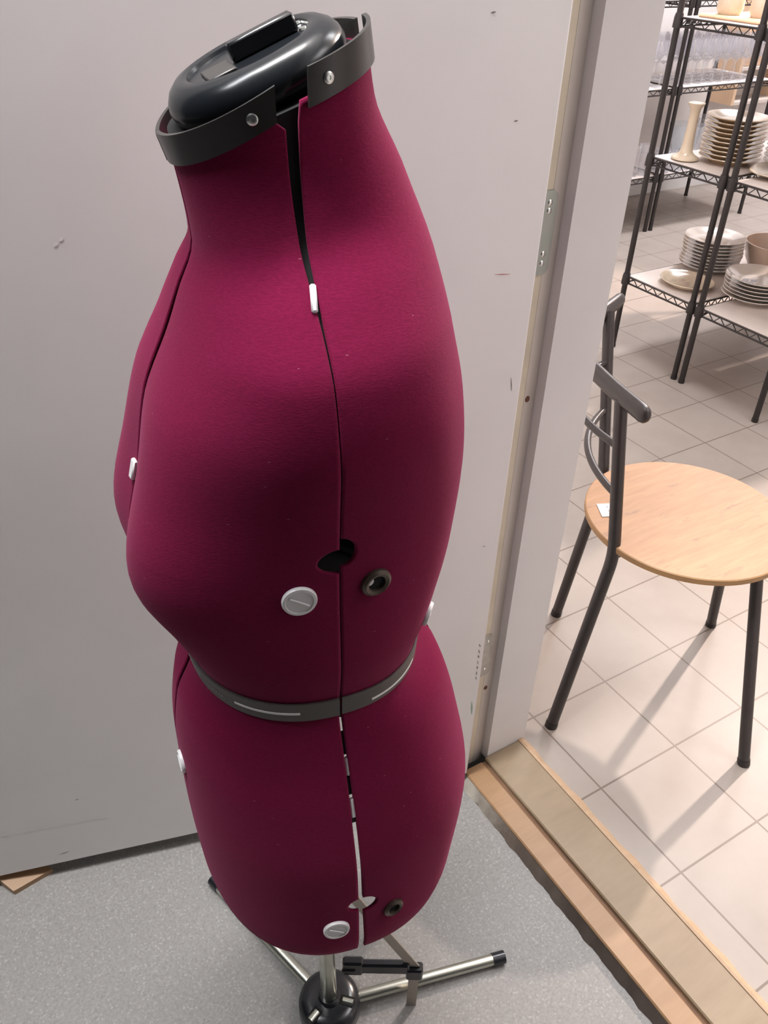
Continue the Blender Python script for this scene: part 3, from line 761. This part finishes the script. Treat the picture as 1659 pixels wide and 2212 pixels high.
for z0, z1, bow in ((3.02, 3.05, .36), (2.58, 2.62, .22)):
    a, b = post_at(NB, z0), post_at(FB, z1); m_ = (a + b) / 2
    MB().tube([a.lerp(b, t / 20) + bk * bow * 4 * (t / 20) * (1 - t / 20) for t in range(21)], .034, 14).build('back_rod', M['greyblack'], chair)
stk = MB(); stk.add(sc_ + [p + V(0, 0, .003) for p in sc_], [(0, 1, 2, 3), (4, 5, 6, 7), (0, 1, 5, 4), (1, 2, 6, 5), (2, 3, 7, 6), (3, 0, 4, 7)])
stk = stk.build('price_sticker', M['paper'], chair, origin=sc_[0], smooth=False)
ik = MB()
def stq(u, v): return sc_[0] * (1 - u) * (1 - v) + sc_[1] * u * (1 - v) + sc_[2] * u * v + sc_[3] * (1 - u) * v + V(0, 0, .0045)
for u0, v0, u1, v1 in ((.66, .18, .72, .36), (.66, .50, .72, .66), (.64, .74, .70, .82), (.12, .84, .17, .90), (.74, .52, .77, .6)):
    ik.add([stq(u0, v0), stq(u1, v0), stq(u1, v1), stq(u0, v1)], [(0, 1, 2, 3)])
ik.build('print', M['ink'], stk, smooth=False)

# ------------------------------------------------------------------ wire racks
def rack(name, label, group, x0, y0, x1, y1, levels, top, nv_x=9, nv_y=6, liner=True):
    o = thing(name, label, 'shelving rack', ((x0 + x1) / 2, (y0 + y1) / 2, 0), group)
    for x in (x0, x1):
        for y in (y0, y1):
            p = MB().tube([(x, y, 0), (x, y, top)], .05, 14).build('post', M['black'], o)
            MB().tube([(x, y, 0), (x, y, .06)], .056, 14).build('foot', M['black'], p)
            for z in levels:
                MB().tube([(x, y, z - .15), (x, y, z - .01), (x, y, z + .05)], [.078, .072, .060], 14).build('collar', M['black'], p)
    for z in levels:
        s = MB(); r = .013; zt, zb = z - .012, z - .125
        edges = [((x0, y0), (x1, y0), nv_x), ((x0, y1), (x1, y1), nv_x), ((x0, y0), (x0, y1), nv_y), ((x1, y0), (x1, y1), nv_y)]
        for a, b, nv in edges:
            a, b = V(*a, 0), V(*b, 0)
            for zz_ in (zt, zb): s.tube([a + V(0, 0, zz_), b + V(0, 0, zz_)], r * 1.25, 8)
            pts = [a.lerp(b, .04 + .92 * i / (2 * nv)) + V(0, 0, zt if i % 2 else zb) for i in range(2 * nv + 1)]
            s.tube(pts, r * .8, 6)
        k = max(6, int((y1 - y0) / .12))
        long_x = (x1 - x0) > (y1 - y0)
        nw = 16
        for i in range(1, nw):
            if long_x: yy = y0 + (y1 - y0) * i / nw; s.tube([(x0, yy, zt), (x1, yy, zt)], .008, 6)
            else: xx = x0 + (x1 - x0) * i / nw; s.tube([(xx, y0, zt), (xx, y1, zt)], .008, 6)
        sh = s.build('wire_shelf', M['black'], o)
        if liner: MB().span((x0 + .02, y0 + .02, z - .004), (x1 - .02, y1 - .02, z + .006)).build('shelf_liner', M['liner'], sh, smooth=False)
    return o
FX0, FX1 = 6.29, 10.35
LV = [1.40, 3.47, 5.52]
rack('wire_rack', 'black wire rack with ivory plates and a candlestick, nearer the door jamb', None, FX0, 4.86, FX1, 6.42, LV, 7.9, 22, 6)
rack('wire_rack', 'black wire rack at the right edge holding plates with blue leaves', None, FX0, 3.08, FX1, 4.68, LV, 7.9, 22, 6)
rack('wire_rack', 'black wire rack full of glassware behind the ivory plates', None, 12.45, 11.41, 16.0, 13.4, [1.40, 3.42, 5.25], 7.9, 12, 6)
rack('wire_rack', 'black wire rack with glassware, mostly hidden by the door jamb', None, 8.7, 11.41, 12.25, 13.4, [1.40, 3.42, 5.25], 7.9, 12, 6)
SH1, SH2, SH3 = LV[0] + .007, LV[1] + .007, LV[2] + .007

# ---- crockery
ORD = ['topmost', 'second', 'third', 'fourth', 'fifth', 'sixth', 'seventh', 'eighth', 'ninth', 'tenth', 'eleventh', 'twelfth']
def plate_prof(r, h):
    return [(0, .012), (r * .55, .012), (r * .57, 0), (r * .60, 0), (r * .62, .016), (r * .78, h * .55), (r * .98, h - .008), (r, h), (r * .985, h + .008), (r * .78, h * .72 + .006), (r * .62, .036), (r * .4, .030), (0, .030)]
def plate_mesh(name, r, h, mat, loc, foot=None):
    b = MB(); pf = plate_prof(r, h)
    if foot:
        b.lathe(pf[:7], loc, 48, None, 1); b.lathe(pf[6:], loc, 48, None, 0); return b.build(name, [mat, foot], origin=loc)
    return b.lathe(pf, loc, 48).build(name, mat, origin=loc)
def stack(kind, n, c, z, pitch, r, h, mat, lab_fmt, group, foot=None, motif=None):
    first = None
    for i in range(n):                        # i = 0 is the bottom plate
        loc = V(c[0] + random.uniform(-.012, .012), c[1] + random.uniform(-.012, .012), z + i * pitch)
        k = n - 1 - i
        pos = 'topmost' if k == 0 else ('lowest' if i == 0 else ORD[k] + ' from the top')
        lab = lab_fmt % pos
        if first is None:
            first = o = plate_mesh(kind, r, h, mat, loc, foot)
        else:
            o = first.copy(); COL.objects.link(o); o.location = loc * T
        o['_o'] = tuple(loc)
        tag(o, lab, 'plate', group)
        if k == 0 and motif: motif(o, loc)
stack('dinner_plate', 10, (7.19, 5.56), SH2, .068, .50, .10, M['china'], 'ivory plate with brown underside beside the candlestick, %s of its stack', 'ivory plates with brown undersides', M['chinafoot'])
def flower(o, loc):
    b = MB()
    for a, rr, s in ((2.6, .22, .06), (3.2, .26, .05), (3.9, .20, .07), (4.6, .27, .05), (.4, .25, .05)):
        b.lathe([(0, .034), (s, .0335)], V(loc) + V(rr * math.cos(a), rr * math.sin(a), 0), 10)
    b.build('flower_motif', M['motif'], o)
stack('dinner_plate', 9, (8.0, 6.02), SH1, .062, .55, .10, M['white'], 'white plate behind the oval dish, %s of its stack', 'white plates behind the oval dish', None, flower)
def leaves(o, loc):
    b = MB()
    for a in (-.9, -.5, -.1, .3):
        d = V(math.cos(a), math.sin(a), 0); q = V(-d.y, d.x, 0); c = V(loc) + V(-.02, -.18, .036)
        b.add([c, c + d * .10 + q * .022, c + d * .22, c + d * .10 - q * .022], [(0, 1, 2, 3)])
    b.build('leaf_motif', M['blue'], o, smooth=False)
    p = MB()
    for x, y in ((-.20, .12), (-.26, -.02), (-.12, .02), (-.30, .08)): p.lathe([(0, .035), (.055, .0345)], V(loc) + V(x, y, 0), 10)
    p.build('flower_motif', M['bluepale'], o)
stack('dinner_plate', 6, (7.47, 4.53), SH1, .062, .57, .11, M['white'], 'white plate with blue leaves at the right edge, %s of its stack', 'white plates with blue leaves', None, leaves)
stack('side_plate', 5, (7.46, 4.60), SH2 + .09, .075, .42, .10, M['white'], 'small white plate on the big dish, %s of its stack', 'small white plates on the big dish', None, None)
# candlestick
cs = MB().lathe([(0, 0), (.19, 0), (.225, .02), (.215, .05), (.15, .085), (.105, .13), (.09, .25), (.08, .5), (.075, .68), (.085, .78), (.13, .85), (.135, .87), (.11, .875), (.05, .85), (0, .84)], (6.62, 5.98, SH2), 32)
tag(cs.build('candlestick', M['china'], origin=(6.62, 5.98, SH2)), 'ivory china candlestick on the middle shelf beside the plate stack', 'candlestick')
def dish(name, c, rx, ry, h, mat, label, cat, motif=None, rz=0.0):
    pf = [(0, .01), (.62, .01), (.66, 0), (.70, .01), (.88, h * .6), (1.0, h), (.985, h + .012), (.86, h * .6 + .03), (.68, .045), (0, .038)]
    b = MB().lathe(pf, c, 56, Matrix.Rotation(rz, 3, 'Z') @ Matrix.Diagonal((rx, ry, 1)))
    o = b.build(name, mat, origin=c); tag(o, label, cat)
    if motif:
        p = MB()
        for x, y, s in motif: p.lathe([(0, .043), (s, .0425)], V(c) + V(x, y, 0), 10)
        p.build('flower_motif', M['motif'], o)
    return o
dish('serving_dish', (6.90, 5.56, SH1), .44, .50, .10, M['china'], 'shallow ivory oval dish with faded flowers on the lower shelf', 'dish', ((-.12, .18, .05), (.05, .12, .04), (-.1, -.1, .05), (.02, -.02, .03)))
dish('serving_dish', (7.36, 4.50, SH2), .74, .50, .09, M['china'], 'wide ivory dish under the small plates at the right edge', 'dish')
bo = (9.0, 5.36, SH1)
bw = MB().lathe([(0, .01), (.36, .01), (.38, 0), (.42, .02), (.54, .22), (.59, .48), (.60, .52), (.575, .52), (.51, .24), (.40, .06), (0, .05)], bo, 48)
tag(bw.build('deep_bowl', M['peach'], origin=bo), 'deep pale beige bowl at the right edge behind the plate stacks', 'bowl')
# top shelf
tray = MB().span((6.50, 5.05, SH3), (8.2, 6.25, SH3 + .05), 0, .02).build('tray', M['birch'], origin=(7.3, 5.6, SH3), smooth=False)
tag(tray, 'pale tray on the top shelf of the nearer rack', 'tray')
for i, (x, y, r_, h_, lab) in enumerate(((6.85, 5.95, .20, .34, 'cream china pot on the tray, nearest the jamb'), (6.95, 5.45, .17, .36, 'cream china pot in the middle of the tray'), (7.35, 5.30, .19, .42, 'tall cream china pot at the right of the tray'))):
    p = MB().lathe([(0, 0), (r_ * .8, 0), (r_, .08), (r_, h_ * .7), (r_ * .85, h_), (r_ * .78, h_), (r_ * .9, h_ * .7), (r_ * .9, .1), (0, .05)], (x, y, SH3 + .051), 32)
    tag(p.build('china_pot', M['peach'] if i % 2 else M['china'], origin=(x, y, SH3 + .051)), lab, 'pot')

# wall shelf on the back wall, right of the rear rack
ds = thing('wall_shelf', 'pale wooden wall shelf on the back wall at the right edge', 'shelf', (18.0, 14.2, 2.4))
for x in (17.1, 19.25): MB().span((x - .06, 13.4, 2.4), (x + .06, 14.2, 6.4)).build('side_panel', M['birch'], ds, smooth=False)
for z in (2.4, 3.3, 4.15, 5.0, 5.9): MB().span((17.16, 13.4, z), (19.19, 14.2, z + .08)).build('shelf', M['liner'], ds, smooth=False)
for i, (x, z, w, h, lab) in enumerate(((17.65, 3.385, .8, .52, 'tan box on the wall shelf, nearest the rear rack'), (18.1, 4.235, 1.7, .5, 'wide tan box on the upper board of the wall shelf'), (18.65, 3.385, .9, .46, 'tan box at the right of the wall shelf'))):
    tag(MB().span((x - w / 2, 13.5, z), (x + w / 2, 14.05, z + h), 0, .02).build('box', M['tan'], origin=(x, 13.75, z), smooth=False), lab, 'box')
# ---- glassware on the rear racks
RS1, RS2, RS3 = 1.407, 3.427, 5.257
def goblet(loc, name='wine_glass', s=1.0):
    pf = [(.0, 0), (.16, .0), (.16, .012), (.03, .03), (.02, .10), (.02, .42), (.05, .47), (.15, .58), (.185, .72), (.18, .88), (.155, 1.0), (.15, 1.0), (.174, .88), (.178, .72), (.144, .59), (0, .49)]
    return MB().lathe([(r * s, z * s) for r, z in pf], loc, 20).build(name, M['glass'], origin=loc)
def tumbler(loc, r, h, name, mat='glass', fl=1.12):
    pf = [(0, 0), (r, 0), (r * 1.02, .03), (r * fl, h), (r * fl - .02, h), (r * .96, .06), (0, .05)]
    return MB().lathe(pf, loc, 24).build(name, M[mat], origin=loc)
GL = 'clear stemmed wine glass in the rows on the rear wire rack'
first = None
for ix in range(9):
    for iy in range(4):
        loc = V(12.72 + ix * .37 + (iy % 2) * .06, 11.66 + iy * .42, RS2)
        if first is None: first = o = goblet(loc)
        else: o = first.copy(); COL.objects.link(o); o.location = loc * T
        o['_o'] = tuple(loc); tag(o, GL, 'glass', 'wine glasses on the rear rack')
for ix in range(3):
    for iy in range(4):
        loc = V(11.98 - ix * .37, 11.66 + iy * .42, RS2)
        o = first.copy(); COL.objects.link(o); o.location = loc * T; o['_o'] = tuple(loc)
        tag(o, 'clear stemmed wine glass on the rear rack beside the jamb', 'glass', 'wine glasses beside the jamb')
tag(MB().lathe([(0, 0), (.22, 0), (.26, .05), (.42, .55), (.46, .98), (.44, .98), (.40, .55), (.22, .1), (0, .08)], (13.85, 12.1, RS1), 36).build('glass_bowl', M['glassblue'], origin=(13.85, 12.1, RS1)), 'tall bluish glass bowl behind the candlestick', 'bowl')
tag(MB().lathe([(0, 0), (.36, 0), (.40, .05), (.47, .6), (.50, 1.05), (.48, 1.05), (.45, .6), (.37, .1), (0, .08)], (14.95, 12.15, RS1), 36).build('glass_bowl', M['glass'], origin=(14.95, 12.15, RS1)), 'large clear glass bowl behind the ivory plate stack', 'bowl')
first = None
for ix in range(5):
    for iy in range(3):
        if ix > 2 and iy > 0: continue
        if ix == 2 and iy == 2: continue
        loc = V(12.68 + ix * .25, 11.58 + iy * .25, RS1)
        if first is None: first = o = tumbler(loc, .11, .48, 'tumbler')
        else: o = first.copy(); COL.objects.link(o); o.location = loc * T
        o['_o'] = tuple(loc); tag(o, 'clear glass tumbler on the low shelf of the rear rack', 'glass', 'tumblers on the low rear shelf')
for ix in range(3):
    loc = V(12.0 - ix * .36, 11.7, RS1); o = first.copy(); COL.objects.link(o); o.location = loc * T; o.scale = (1.2, 1.2, 1.5); o['_o'] = tuple(loc)
    tag(o, 'clear glass vase on the low rear shelf beside the jamb', 'vase', 'vases beside the jamb')
gd = MB().lathe([(0, 0), (.20, 0), (.2, .02), (.05, .05), (.04, .2), (.06, .24), (.5, .27), (.52, .30), (.5, .30), (.1, .27), (0, .27)], (13.3, 11.95, RS3), 32)
tag(gd.build('cake_stand', M['glass'], origin=(13.3, 11.95, RS3)), 'clear glass cake stand on the top of the rear rack', 'cake stand')

for o in list(bpy.data.objects):
    if '_o' in o.keys(): del o['_o']
